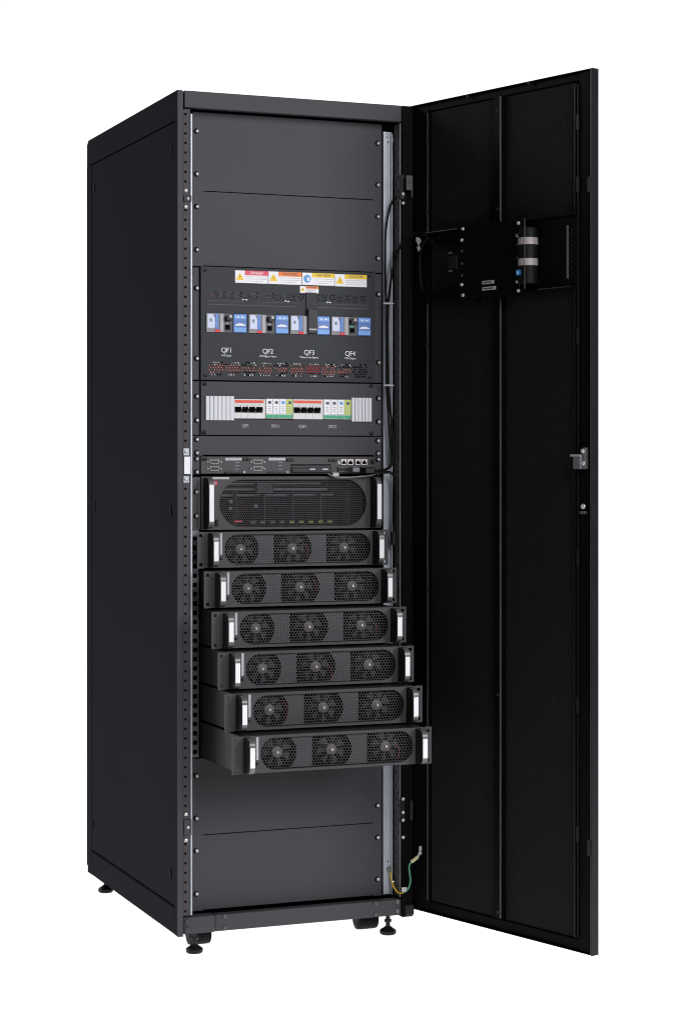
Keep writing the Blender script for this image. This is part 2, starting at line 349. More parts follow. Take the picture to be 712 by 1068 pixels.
# perforated inner sheets
mm = M['mesh'].node_tree; bsdf = mm.nodes['Principled BSDF']
t_ = mm.nodes.new('ShaderNodeTexCoord'); mp = mm.nodes.new('ShaderNodeMapping'); vo = mm.nodes.new('ShaderNodeTexVoronoi')
vo.inputs['Scale'].default_value = 290; vo.inputs['Randomness'].default_value = 1.0
rp = mm.nodes.new('ShaderNodeValToRGB'); rp.color_ramp.elements[0].position = .25; rp.color_ramp.elements[0].color = (.0022, .0021, .0023, 1)
rp.color_ramp.elements[1].position = .5; rp.color_ramp.elements[1].color = (.0115, .0106, .0116, 1)
mm.links.new(t_.outputs['Object'], vo.inputs['Vector']); mm.links.new(vo.outputs['Distance'], rp.inputs[0]); mm.links.new(rp.outputs[0], bsdf.inputs['Base Color'])
for s0, s1 in ((.053, .287), (.319, .553)):
    dpart('perforated_sheet', [(s0, s1, -.0200, -.0165, Z0 + .028, Z1 - .022)], 'mesh', door)
st = dpart('stiffener', [(.288, .314, -.0204, -.004, Z0 + .03, Z1 - .018)], 'black', door, .001)
dpart('stiffener_highlight', [(.3143, .3151, -.0045, -.0005, Z0 + .032, Z1 - .022)], 'edge', st)  # added pale strip, the stiffener's highlight put into colour
dpart('edge_highlight', [(.0487, .0495, -.0078, -.006, 1.73, Z1 - .025), (.0487, .0495, -.0078, -.006, Z0 + .03, 1.555)], 'edge', door)  # added pale strips painting the highlight along the fold
ch = dpart('edge_channel', [(.5545, .557, -.019, -.006, Z0 + .03, Z1 - .03), (.5665, .5675, -.019, -.003, Z0 + .03, Z1 - .03)], 'lip', door)
dpart('edge_highlight', [(DL - .0032, DL - .0024, -.001, .0004, Z0 + .003, Z1 - .004)], 'edge', door)  # highlight on the door's free edge, painted as a pale strip
for z in (1.93, 1.79, 1.45, .95, .62, .33):
    dpart('sheet_clip', [(.564, .570, -.008, -.002, z - .018, z + .018)], 'lip', door, .001)
for z in (1.785, .305):
    dpart('latch_catch', [(DL - .012, DL - .0022, -.004, .0025, z - .018, z + .018)], 'lip', door, .001)
for s_, z in ((.20, Z1 - .006), (.41, Z1 - .006), (.305, 1.99), (.305, 1.76), (.305, .62), (.305, .11), (.05, 1.95), (.05, 1.78), (.05, 1.45), (.05, .85)):
    part('rivet', MB().screw(DW(s_, -.004, z), (DN.x, DN.y, 0), .0045, .003), 'lip', door)
# lock inside the door edge
lk = dpart('lock', [(.568, .590, -.008, .012, 1.150, 1.182), (.588, .598, -.008, .004, 1.150, 1.198)], 'zincdark', door, .001)
dpart('lock_bar', [(.562, .594, .0125, .0145, 1.178, 1.183)], 'nickel', lk)
for s_, z in ((.592, 1.190), (.5935, 1.163)): part('screw', MB().screw(DW(s_, .0045, z), (DN.x, DN.y, 0), .0055, .004), 'nickel', lk)
lk2 = dpart('lock_guide', [(.578, .594, -.008, .002, 1.049, 1.056)], 'dkgrey', door, .001)
part('screw', MB().screw(DW(.586, -.004, 1.066), (DN.x, DN.y, 0), .0065, .006), 'nickel', lk2)
# ------------------------------------------------------------------ display unit hung on the door
du = thing('display_unit', DW(.28, -.004, 1.55), 'black controller box with two small silver labels, mounted inside the open door', 'display')
br = dpart('bracket', [(.170, .565, -.0035, -.0015, 1.562, 1.722), (.049, .1698, -.0035, -.0015, 1.694, 1.722), (.049, .1698, -.0035, -.0015, 1.562, 1.582), (.049, .565, -.0015, .006, 1.722, 1.724), (.049, .565, -.0015, .006, 1.560, 1.562)], 'black', du)
for s0, s1, z in ((.056, .176, 1.7245), (.45, .562, 1.5605)):
    k = int((s1 - s0) / .009); dpart('punched_edge', [(s0 + .009 * i, s0 + .009 * i + .004, .003, .0065, z, z + .0016) for i in range(k)], 'zincdark', br)
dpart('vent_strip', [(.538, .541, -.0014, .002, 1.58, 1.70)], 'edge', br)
vs_ = [(.544 + .007 * (i % 2), .548 + .007 * (i % 2), -.0014, .0004, 1.585 + .006 * i, 1.588 + .006 * i) for i in range(19)]
dpart('vent_slots', vs_, 'lip', br)
bx = dpart('housing', [(.190, .4035, -.0012, .020, 1.553, 1.727)], 'black', du, .002)
dpart('mounting_lug', [(.232, .250, -.0012, .004, 1.7275, 1.738)], 'black', du)
dpart('mounting_lug', [(.232, .250, -.0012, .004, 1.542, 1.5525)], 'black', du)
for s_, zz_ in ((.2065, (1.7205, 1.694, 1.588, 1.5625)), (.3975, (1.7165, 1.6885, 1.582, 1.561))):
    for i, z in enumerate(zz_):
        part('screw', MB().screw(DW(s_ + (.003 if i in (0, 3) else -.001), .020, z), (DN.x, DN.y, 0), .0044, .004), 'nickel', bx)
    for z in (1.668, 1.638, 1.61): part('screw', MB().screw(DW(s_ - .001, .020, z), (DN.x, DN.y, 0), .003, .002), 'dkgrey', bx)
for s0, s1, z in ((.277, .3175, 1.5835), (.277, .3235, 1.5690)):
    lb = dpart('silver_label', [(s0, s1, .0202, .0206, z, z + .0078)], 'greylabel', du)
    dpart('printed_line', [(s0 + .003, s1 - .008, .0207, .0209, z + .0022, z + .0055)], 'dkgrey', lb)
dpart('cable_gland', [(.154, .188, -.001, .020, 1.628, 1.662)], 'plastic', du, .003)
for z in (1.664, 1.621): dpart('gland_screw', [(.158, .170, .020, .022, z, z + .005)], 'dkgrey', du)
SC, NC = .4275, .0165
cb = part('capacitor', MB().cyl(DW(SC, NC, 1.575), DW(SC, NC, 1.702), .0220, n=28), 'rubber', du)
for z0, z1 in ((1.664, 1.680), (1.616, 1.632)):
    part('tape_band', MB().cyl(DW(SC, NC, z0), DW(SC, NC, z1), .0232, n=28), 'clear', cb)
dpart('blue_tag', [(.412, .425, .0375, .0392, 1.594, 1.606)], 'cyan', cb, .0005)
dpart('white_mark', [(.415, .419, .0393, .0395, 1.598, 1.603)], 'white', cb)
dpart('retaining_wire', [(.4045, .4055, .0215, .0225, 1.570, 1.702)], 'steel', du)
dpart('retaining_wire', [(.4415, .4425, .040, .041, 1.562, 1.722)], 'steel', du)

# ------------------------------------------------------------------ blank filler panels
SCREW = None
def screws(parent, pts, r=.0046, Y=YP, m='nickel'):
    for (px, py) in pts:
        x, z = at(px, py, Y); w = part('washer', MB().lathe((x, Y, z), (0, -1, 0), [(0, r * 1.5), (.0008, r * 1.45)], 14), 'inner', parent)
        part('screw', MB().screw((x + .0016, Y - .0006, z), (0, -1, 0), r, .0045), m, w)
def filler(z0, z1, label, pts):
    t = thing('filler_panel', (.297, YP, z0), label, 'blank panel', 'blank filler panels in the cabinet front')
    part('face', MB().prism([(.0522, z0), (.0785, z0), (.0785, z0 + .0021), (.5215, z0 + .0021), (.5215, z0), (.5425, z0), (.5425, z1), (.0522, z1)], 'y', YP, YP + .003), 'paint', t)
    part('folded_flange', MB().box(.0785, .52, YP + .003, YP + .03, z0 + .002, z0 + .004).box(.0785, .52, YP + .003, YP + .03, z1 - .004, z1 - .002), 'paint', t)
    screws(t, pts); return t
zf1 = 1.8142; zf4 = .2715
filler(zf1, 2.0035, 'plain dark grey blank panel at the very top, just below the roof', [(204.8, 136.8), (204.8, 181.5), (393.5, 149.5), (393.5, 193)])
filler(1.6350, zf1 - .0002, 'plain dark grey blank panel directly above the breaker panel with warning stickers', [(205, 215.5), (205, 260.5), (393.5, 226), (393.5, 269.5)])
filler(1.1815, 1.2285, 'narrow blank strip between the surge protection panel and the port module', [(204.9, 458.3), (204.9, 472.3), (393.6, 459.8), (393.6, 473)])
filler(zf4, .4560, 'blank panel right below the lowest pulled out power module', [(204.5, 809), (204.5, 853.5), (393.3, 840)])
filler(.0915, zf4 - .0002, 'lowest blank panel, just above the base beam', [(204.5, 887.3), (204.5, 932.5), (393.3, 873.5), (393.3, 917)])

# ------------------------------------------------------------------ breaker panel
bp = thing('breaker_panel', (.297, YP, 1.362), 'black breaker panel with four blue breakers and a row of warning stickers', 'breaker panel')
for q in ((.0522, .0695), (.5235, .5425)): part('mounting_plate', MB().box(*q, YP, YP + .003, 1.3625, 1.632, .0008), 'paint', bp)
part('backing', MB().box(.07, .523, .062, .064, 1.363, 1.634), 'inner', bp)
screws(bp, [(204.8, 300.5), (205, 373.8), (394, 307), (394.3, 378.2)])
YS = .042
zt, zb = 1.634, 1.3625
def hexa(cx, cz, r): return [(cx + r * cos(pi / 6 + pi / 3 * i), cz + r * sin(pi / 6 + pi / 3 * i)) for i in range(6)]
holes = []
bks = [(214.6, 257.2), (258.8, 300.6), (302.0, 343.6), (344.8, 386.3)]
ztopb = at(214.6, 326, YS)[1]; zbotb = at(214.6, 346.6, YS)[1]
for a, b in bks:
    holes.append([(fx(a, YS), zbotb), (fx(b, YS), zbotb), (fx(b, YS), ztopb), (fx(a, YS), ztopb)])
zrow = at(217, 384, YS)[1]; xl, xr = fx(217.2, YS), fx(383.5, YS)
p = .0068; i = 0
cl = (xr - xl) / 10
for c in range(10):
    for rr in range(6):
        for k in range(6):
            x = xl + c * cl + .004 + k * p + (p / 2 if rr % 2 else 0); z = zrow + (rr - 2.5) * p * .86
            if (k == 5 and rr % 2) or (k in (0, 5) and rr in (0, 5)) or random.random() < .07: continue
            if c == 9 and random.random() < .15: continue
            holes.append(hexa(x, z, .0026))
zup = at(217, 307, YS)[1]
for c in range(20):
    cx = xl + .010 + c * (xr - xl - .01) / 20
    if c in (6, 12): continue
    for rr in range(4):
        for k in range(3):
            if (rr + k * 2 + c) % 4 == 3: continue
            holes.append(hexa(cx + k * .0052 + (.0026 if rr % 2 else 0), zup + (rr - 1.5) * .0046, .0017))
cover = part('cover_sheet', MB().plate([(.0706, zb), (.5215, zb), (.5215, zt), (.0706, zt)], holes, YS, .0015), 'plate', bp)
part('cover_rim', MB().box(.0706, .0722, YS + .0016, YP + .010, zb, zt).box(.5199, .5215, YS + .0016, YP + .010, zb, zt).box(.0722, .5199, YS + .0016, YP + .01, zt - .0016, zt).box(.0722, .5199, YS + .0016, YP + .01, zb, zb + .0016), 'plate', bp)
for (px, py) in ((214, 282), (214, 391.5), (384.5, 288), (384.5, 394)):
    x, z = at(px, py, YS); part('screw', MB().screw((x, YS, z), (0, -1, 0), .0042, .002), 'plastic', cover)
# busbars behind the lower holes
for c in range(9):
    x = xl + c * cl + .002
    u = random.uniform(-.0025, .002); v = random.uniform(-.0025, .0025)
    part('busbar', MB().box(x, x + cl * .985, YS + .0032, YS + .0062, zrow - .0085 + v, zrow + .0075 + u, .0006), 'copper' if c != 6 else 'red', bp)
    for q in range(4):
        e = cl * .243; xa = x + e * q + random.uniform(0, .002)
        for (h0, h1, pr) in ((.0092, .016, .8), (-.0175, -.0102, .7)):
            if random.random() < pr: part('insulator', MB().box(xa, xa + e - .001, YS + .0026, YS + .0031, zrow + h0 + random.uniform(-.001, .002), zrow + h1), 'greylabel' if random.random() < .4 else 'white', bp)
for c in range(10):
    x = xl + .008 + c * (xr - xl) / 20
    part('busbar', MB().box(x, x + .009, YS + .003, YS + .006, zup - .007, zup + .008), 'copper' if c % 2 == 0 else 'greylabel', bp)
# thin engraved lines and the darker recess above the breakers
a, z_ = at(217, 317.2, YS)
part('engraved_line', MB().box(a, fx(309, YS), YS - .0003, YS - .0001, z_ - .0007, z_ + .0007).box(fx(319, YS), xr, YS - .0003, YS - .0001, z_ - .0007, z_ + .0007)
     .box(a, fx(255, YS), YS - .0003, YS - .0001, z_ + .0085, z_ + .0093).box(fx(268, YS), fx(309, YS), YS - .0003, YS - .0001, z_ + .0085, z_ + .0093).box(fx(335, YS), xr, YS - .0003, YS - .0001, z_ + .0085, z_ + .0093), 'dkgrey', cover)
for (px, py) in ((253.5, 312.5), (257, 312.6), (297.6, 313.8), (300.5, 314.5), (341, 315.2), (344, 315.4)):
    x, z = at(px, py, YS); part('white_mark', MB().box(x - .0026, x + .0026, YS - .0003, YS, z - .0012, z + .0012), 'ink', cover)
part('lock_plate', MB().box(fx(318.6, YS), fx(329.6, YS), YS - .003, YS, zbotb + .006, at(319, 305, YS)[1], .0008), 'plate', bp)
# warning stickers
def sticker(p0, p1, psy, pty, pby, head, kind, word):
    x0, x1, z0, z1 = rect(p0, pty, p1, pby, YS); xs = fx(psy, YS); hz = z1 - (z1 - z0) * .36
    s_ = part('warning_sticker', MB().box(x0, x1, YS - .0006, YS - .0001, z0, z1), 'white', cover)
    part('header', MB().box(xs, x1, YS - .0010, YS - .0007, hz, z1), head, s_)
    cx = (x0 + xs) / 2; cz = (z0 + z1) / 2; rr = min(xs - x0, z1 - z0) * .40
    if kind == 'tri':
        part('triangle', MB().prism([(cx - rr, cz - rr * .8), (cx + rr, cz - rr * .8), (cx, cz + rr * .95)], 'y', YS - .0010, YS - .0007), 'yellow', s_)
        part('flash_mark', MB().prism([(cx - .0006, cz - rr * .5), (cx + .0014, cz + rr * .05), (cx - .0002, cz + .0001), (cx + .0006, cz + rr * .5), (cx - .0014, cz - rr * .1), (cx + .0003, cz - rr * .08)], 'y', YS - .0013, YS - .0011), 'darkink', s_)
    else:
        part('round_symbol', MB().cyl((cx, YS - .0010, cz), (cx, YS - .0007, cz), rr * .95, n=24), 'symbol', s_)
        part('page_mark', MB().box(cx - rr * .05, cx + rr * .6, YS - .0013, YS - .0011, cz - rr * .5, cz + rr * .35), 'white', s_)
    text('lettering', word, (z1 - hz) * .82, (xs + x1) / 2, (hz + z1) / 2, YS - .0012, 'white' if head == 'pink' else 'darkink', s_)
    ln = MB(); nl = 3
    for q in range(nl):
        zz = z0 + (hz - z0) * (.24 + .27 * q); ln.box(xs + .002, x1 - .003 - .012 * (q == 0), YS - .0009, YS - .0007, zz, zz + .0009)
    part('small_print', ln, 'greylabel', s_)
sticker(245.2, 279.4, 255.3, 281.8, 294.8, 'pink', 'tri', 'DANGER')
sticker(280.0, 314.6, 290.3, 283.0, 296.0, 'orange', 'tri', 'WARNING')
sticker(315.2, 348.4, 325.3, 284.3, 297.0, 'yellow', 'ring', 'CAUTION')
sticker(349.0, 382.2, 359.2, 285.8, 298.5, 'yellow', 'tri', 'CAUTION')
sticker(312.8, 332.0, 318.5, 298.2, 305.3, 'orange', 'tri', 'WARNING')
# breakers
for j, (a, b) in enumerate(bks):
    x0, x1 = fx(a + .3, YS), fx(b - .3, YS); w = x1 - x0; z0, z1 = zbotb + .0008, ztopb - .0008; hh = z1 - z0; Yb = YS - .004
    bk = part('circuit_breaker', MB().box(x0, x1, YS - .0005, YS + .018, z0, z1, .0005), 'midgrey', bp)
    X = lambda u: x0 + w * u
    Zz = lambda v: z0 + hh * v
    part('base_tone', MB().box(X(.0), X(.33), Yb + .001, YS - .0006, Zz(0), Zz(1), .0004), 'midgrey', bk)
    part('rating_label', MB().plate([(X(.03), Zz(.22)), (X(.21), Zz(.22)), (X(.21), Zz(.7)), (X(.16), Zz(.95)), (X(.03), Zz(.95))], [[(X(.08), Zz(.55)), (X(.14), Zz(.55)), (X(.14), Zz(.72)), (X(.08), Zz(.72))]], Yb + .0004, .0005), 'lilac', bk)
    part('blue_stripe', MB().box(X(.215), X(.30), Yb, Yb + .001, Zz(.16), Zz(.97)), 'blue', bk)
    part('light_stripe', MB().box(X(.243), X(.258), Yb - .0004, Yb - .0001, Zz(.2), Zz(.94)), 'ltblue', bk)
    part('test_button', MB().box(X(.21), X(.34), Yb - .0006, Yb + .001, Zz(.0), Zz(.14), .0004), 'red', bk)
    part('grey_column', MB().box(X(.335), X(.43), Yb + .0005, YS - .0006, Zz(.02), Zz(.98), .0006), 'colgrey', bk)
    part('switch_field', MB().box(X(.435), X(.66), Yb + .0022, YS - .0006, Zz(.02), Zz(.98)), 'dkgrey', bk)
    if j == 2:
        part('padlock_slide', MB().box(X(.42), X(.665), Yb - .008, Yb + .002, Zz(.05), Zz(1.35), .001), 'plastic', bk)
        part('lock_clip', MB().box(X(.44), X(.64), Yb - .009, Yb - .0082, Zz(.22), Zz(.30)), 'greylabel', bk)
    else:
        part('toggle', MB().box(X(.46), X(.60), Yb - .010, Yb + .002, Zz(.60), Zz(.86), .001), 'plastic', bk)
        part('toggle_tip', MB().box(X(.53), X(.60), Yb - .0106, Yb - .0101, Zz(.76), Zz(.90)), 'greylabel', bk)
        part('trip_slot', MB().box(X(.47), X(.585), Yb + .001, Yb + .0022, Zz(.15), Zz(.40)), 'inner', bk)
        part('status_mark', MB().box(X(.47), X(.56), Yb + .0016, Yb + .0021, Zz(.44), Zz(.54)), 'green' if j == 3 else 'midgrey', bk)
    part('blue_cover', MB().box(X(.665), X(.995), Yb - .001, YS - .0006, Zz(.01), Zz(.99), .0006), 'blue', bk)
    for q in ((.72, .93), (.04, .27)): part('light_band', MB().box(X(.68), X(.98), Yb - .0015, Yb - .0011, Zz(q[0]), Zz(q[1])), 'ltblue', bk)
    part('printed_mark', MB().box(X(.75), X(.80), Yb - .0020, Yb - .0016, Zz(.79), Zz(.87)).box(X(.85), X(.92), Yb - .002, Yb - .0016, Zz(.80), Zz(.86)), 'ink', bk)
    part('printed_arc', MB().prism([(X(.70), Zz(.36)), (X(.96), Zz(.36)), (X(.955), Zz(.42)), (X(.88), Zz(.49)), (X(.78), Zz(.49)), (X(.705), Zz(.42))], 'y', Yb - .0015, Yb - .0011), 'ink', bk)
for (cx, cy, s1, tx, sy, s2) in ((236.3, 365.4, 'QF1', 236, 370.8, 'UPS Input'), (279.3, 366.6, 'QF2', 279.3, 371.6, 'UPS Bypass Input'), (322.4, 367.8, 'QF3', 322.3, 372.7, 'Maintenance Bypass'), (365, 369.0, 'QF4', 365, 373.8, 'UPS Output')):
    x, z = at(cx, cy, YS); text('lettering', s1, .0165, x, z, YS - .0004, 'ink', cover)
    x, z = at(tx, sy, YS); text('lettering', s2, .0066, x, z, YS - .0004, 'ink', cover)

# ------------------------------------------------------------------ surge protection panel
sp_ = thing('surge_panel', (.297, YP, 1.2305), 'dark grey surge protection panel with white slats, small breakers and surge arresters', 'surge panel')
for q in ((.0522, .0705), (.5235, .5425)): part('mounting_plate', MB().box(*q, YP, YP + .003, 1.2305, 1.3595, .0008), 'paint', sp_)
screws(sp_, [(205, 413.3), (205, 438.3), (394.2, 415.6), (394.2, 440)])
wz1, wz0 = at(214, 415.2, YS)[1], at(214, 437.0, YS)[1]
wx0, wx1 = fx(214, YS), fx(386.8, YS)
fc = part('cover_sheet', MB().plate([(.0712, 1.2312), (.5215, 1.2312), (.5215, 1.3590), (.0712, 1.3590)], [[(wx0, wz0), (wx1, wz0), (wx1, wz1), (wx0, wz1)]], YS, .0015), 'paint', sp_)
part('cover_rim', MB().box(.0712, .0728, YS + .0016, YP + .01, 1.2312, 1.359).box(.5199, .5215, YS + .0016, YP + .01, 1.2312, 1.359).box(.0729, .5198, YS + .0016, YP + .01, 1.2312, 1.2328).box(.0729, .5198, YS + .0016, YP + .01, 1.3574, 1.359), 'paint', sp_)
part('backing', MB().box(.073, .5195, .0605, .062, 1.234, 1.356), 'inner', sp_)
for (px, py) in ((213.2, 400.2), (212.8, 451), (386.7, 402.6), (386.7, 452)):
    x, z = at(px, py, YS); w = part('screw', MB().screw((x, YS, z), (0, -1, 0), .0052, .003), 'plastic', fc)
def slats(p0, p1, nn, pt, pb):
    x0, x1, z0, z1 = rect(p0, pt, p1, pb, YS); k = (x1 - x0) / nn
    bl = part('blanking_strip', MB().box(x0, x1, YS - .002, YS - .0005, z0, z1), 'midgrey', sp_)
    for i in range(nn): part('slat', MB().box(x0 + k * i + .0005, x0 + k * (i + 1) - .0005, YS - .006, YS - .0021, z0 + .0003, z1 - .0003, .0006), 'slat', bl)
slats(213.9, 243.6, 7, 412.8, 438.4); slats(365.7, 386.8, 6, 414.7, 439.8)
def mcb(p0, p1, pt, pb):
    x0, x1, z0, z1 = rect(p0, pt, p1, pb, YS); w = x1 - x0; h = z1 - z0; Yb = YS - .003
    o = part('miniature_breaker', MB().box(x0, x1, Yb, YS + .016, z0, z1, .0008), 'offwhite', sp_)
    part('red_band', MB().box(x0 + .002, x1 - .004, Yb - .0006, Yb - .0001, z1 - h * .20, z1 - h * .06), 'redorange', o)
    part('toggle_recess', MB().box(x0 + w * .02, x1 - w * .08, Yb - .0008, Yb - .0001, z0 + h * .30, z0 + h * .60), 'plastic', o)
    for i in range(4):
        c = x0 + w * (.12 + .222 * i)
        part('toggle', MB().prism([(Yb - .001, z0 + h * .34), (Yb - .011, z0 + h * .48), (Yb - .011, z0 + h * .56), (Yb - .001, z0 + h * .60)], 'x', c - w * .07, c + w * .07), 'inner', o)
        if i < 3: part('pole_gap', MB().box(c + w * .09, c + w * .125, Yb - .003, Yb - .0009, z0 + h * .50, z0 + h * .68), 'white', o)
    ln = MB()
    for i in range(3): ln.box(x0 + w * (.21 + .222 * i), x0 + w * (.215 + .222 * i), Yb - .0005, Yb - .0001, z0 + h * .02, z0 + h * .28)
    part('printed_line', ln, 'greylabel', o)
mcb(243.8, 276.2, 416, 436.4); mcb(305.2, 336.4, 416.4, 437.2)
def spd(p0, p1, pt, pb):
    x0, x1, z0, z1 = rect(p0, pt, p1, pb, YS); w = (x1 - x0) / 4; h = z1 - z0; Yb = YS - .004
    o = part('surge_arrester', MB().box(x0, x1, Yb + .001, YS + .014, z0, z1, .0005), 'offwhite', sp_)
    for i in range(4):
        a = x0 + w * i + .0006; b = x0 + w * (i + 1) - .0006
        part('cartridge', MB().box(a, b, Yb - .001, Yb + .0008, z0 + h * .24, z1 - h * .02, .0005), 'white' if i < 3 else 'lime', o)
        part('terminal_strip', MB().box(a, b, Yb, Yb + .0008, z0 + h * .03, z0 + h * .20), 'green', o)
        part('printed_mark', MB().box(a + w * .28, b - w * .2, Yb - .0014, Yb - .0011, z0 + h * .74, z0 + h * .88), 'darkink' if i == 3 else 'symbol' if i == 2 else 'darkink', o)
        ln = MB()
        for q in range(3): ln.box(a + w * .25, b - w * .25, Yb - .0014, Yb - .0011, z0 + h * (.36 + .11 * q), z0 + h * (.40 + .11 * q))
        part('small_print', ln, 'greylabel', o)
spd(276.7, 304.8, 415.8, 436.4); spd(336.8, 365.4, 416.6, 437.2)
for (px, py, s1) in ((255.8, 444.3, 'QF5'), (287, 444.6, 'SPD1'), (315.8, 444.8, 'QSF1'), (346.5, 445.2, 'SPD2')):
    x, z = at(px, py, YS); text('lettering', s1, .0105, x, z, YS - .0004, 'greylabel', fc)

# ------------------------------------------------------------------ port module (control box)
pm = thing('port_module', (.297, YP, 1.136), 'slim control module with serial ports and network sockets, black cable plugged in at right', 'control module')
part('face', MB().box(.0718, .5223, YP - .004, YP + .25, 1.1375, 1.1795, .001), 'module', pm)
part('mounting_ear', MB().box(.0522, .0705, YP, YP + .003, 1.136, 1.181, .0008), 'paint', pm)
part('mounting_ear', MB().box(.5235, .5425, YP, YP + .003, 1.136, 1.181, .0008), 'paint', pm)
screws(pm, [(204.8, 478.6), (204.8, 492.3), (393.7, 479.2), (393.7, 493.5)], .0044)
YM = YP - .004
def dsub(px0, py0, px1, py1):
    x0, x1, z0, z1 = rect(px0, py0, px1, py1, YM); h = z1 - z0
    o = part('serial_port', MB().prism([(x0, z1), (x1, z1), (x1 - .003, z0), (x0 + .003, z0)], 'y', YM - .003, YM - .0001), 'steel', pm)
    part('port_opening', MB().prism([(x0 + .003, z1 - h * .2), (x1 - .003, z1 - h * .2), (x1 - .005, z0 + h * .2), (x0 + .005, z0 + h * .2)], 'y', YM - .0034, YM - .0031), 'chassis', o)
    pins = MB()
    for q in range(2):
        for k in range(8): pins.box(x0 + .006 + k * (x1 - x0 - .013) / 7, x0 + .0075 + k * (x1 - x0 - .013) / 7, YM - .0038, YM - .0035, z0 + h * (.34 + .24 * q), z0 + h * (.44 + .24 * q))
    part('pins', pins, 'pin', o)
    for xx in (x0 - .0035, x1 + .0035): part('jack_screw', MB().lathe((xx, YM, (z0 + z1) / 2), (0, -1, 0), [(0, .0028), (.003, .0028)], 6), 'steel', o)
for dx in (0, 45.2):
    dsub(218 + dx, 479.3, 228.8 + dx, 484.2); dsub(218 + dx, 486.5, 228.8 + dx, 491.2)
    x0, x1, z0, z1 = rect(235 + dx, 477.4, 252.3 + dx, 480.2, YM); part('sticker', MB().box(x0, x1, YM - .0006, YM - .0001, z0, z1), 'greylabel', pm)
    for i, y_ in enumerate((482.5, 486, 489.5)):
        x, z = at(245 + dx, y_, YM); part('printed_mark', MB().box(x, x + .011, YM - .0004, YM - .0001, z, z + .0012), 'greyink', pm)
    x0, x1, z0, z1 = rect(234 + dx, 492, 252 + dx, 494.3, YM); part('ejector', MB().box(x0, x0 + .022, YM - .004, YM - .0001, z0, z1, .0005).box(x0 + .028, x1, YM - .004, YM - .0001, z0, z1 - .002, .0005), 'plastic', pm)
    x, z = at(254 + dx, 492.6, YM); part('white_mark', MB().box(x, x + .004, YM - .0006, YM - .0001, z - .002, z + .003), 'greylabel', pm)
for (a, t, b, u) in ((210.8, 477.5, 215.6, 480.3), (252.8, 477.6, 260.6, 480.4), (298.8, 478.3, 305.6, 481.2), (342.3, 478.6, 350.6, 481.5), (386.5, 479, 389.5, 484)):
    x0, x1, z0, z1 = rect(a, t, b, u, YM); part('latch', MB().box(x0, (x0 + x1) / 2 - .0006, YM - .004, YM - .0001, z0, z1, .0005).box((x0 + x1) / 2 + .0006, x1, YM - .004, YM - .0001, z0, z1, .0005), 'plastic', pm)
x0, x1, z0, z1 = rect(302.5, 484.3, 345, 485.6, YM); part('card_gap', MB().box(x0, x1, YM - .0004, YM - .0001, z0, z1), 'inner', pm)
x0, x1, z0, z1 = rect(303.5, 487, 345, 492.8, YM); dr = part('dry_contact_row', MB().box(x0, x1, YM - .006, YM - .0001, z0, z1, .0008), 'plastic', pm)
for k in range(14): part('contact', MB().box(x0 + .003 + k * .0068, x0 + .0068 + k * .0068, YM - .0064, YM - .0061, z0 + .003, z1 - .004), 'chassis', dr)
for a, b in ((323, 328.5), (336, 342)):
    q0, q1, r0, r1 = rect(a, 488.6, b, 490.2, YM - .006); part('white_mark', MB().box(q0, q1, YM - .0068, YM - .0062, r0, r1), 'greylabel', dr)
for a in (355.3, 362.2, 370.1, 376.6):
    x0, x1, z0, z1 = rect(a, 478.9, a + 5.9, 484.8, YM)
    o = part('network_socket', MB().box(x0, x1, YM - .002, YM - .0001, z0, z1, .0004), 'jack', pm)
    part('socket_opening', MB().prism([(x0 + .002, z0 + .002), (x1 - .002, z0 + .002), (x1 - .002, z1 - .006), (x1 - .005, z1 - .006), (x1 - .005, z1 - .003), (x0 + .005, z1 - .003), (x0 + .005, z1 - .006), (x0 + .002, z1 - .006)], 'y', YM - .0024, YM - .0021), 'inner', o)
x0, x1, z0, z1 = rect(352.3, 480.5, 354.5, 484.2, YM); part('sticker', MB().box(x0, x1, YM - .0006, YM - .0001, z0, z1), 'greylabel', pm)
x0, x1, z0, z1 = rect(352, 487, 366.5, 492.6, YM); tb = part('terminal_block', MB().box(x0, x1, YM - .006, YM - .0001, z0, z1, .0008), 'dkgrey', pm)
for k in range(6): part('terminal', MB().box(x0 + .002 + k * (x1 - x0 - .002) / 6, x0 + .0055 + k * (x1 - x0 - .002) / 6, YM - .0064, YM - .0061, z0 + .003, z1 - .003), 'inner', tb)

# ------------------------------------------------------------------ hex grills, handles
def stadium(x0, x1, z0, z1, k=14, rf=1.0):
    r = (z1 - z0) / 2 * rf; pts = []
    for (cx, cz, a0) in ((x1 - r, z1 - r, 0), (x0 + r, z1 - r, pi / 2), (x0 + r, z0 + r, pi), (x1 - r, z0 + r, 1.5 * pi)):
        for i in range(k + 1):
            a = a0 + pi / 2 * i / k; q = (cx + r * cos(a), cz + r * sin(a))
            if not pts or (abs(q[0] - pts[-1][0]) + abs(q[1] - pts[-1][1])) > 1e-6: pts.append(q)
    if abs(pts[0][0] - pts[-1][0]) + abs(pts[0][1] - pts[-1][1]) < 1e-6: pts.pop()
    return pts
def inside(x, z, x0, x1, z0, z1, rf=1.0):
    r = (z1 - z0) / 2 * rf; cx = min(max(x, x0 + r), x1 - r); cz = min(max(z, z0 + r), z1 - r); return (x - cx) ** 2 + (z - cz) ** 2 <= r * r * 1.02
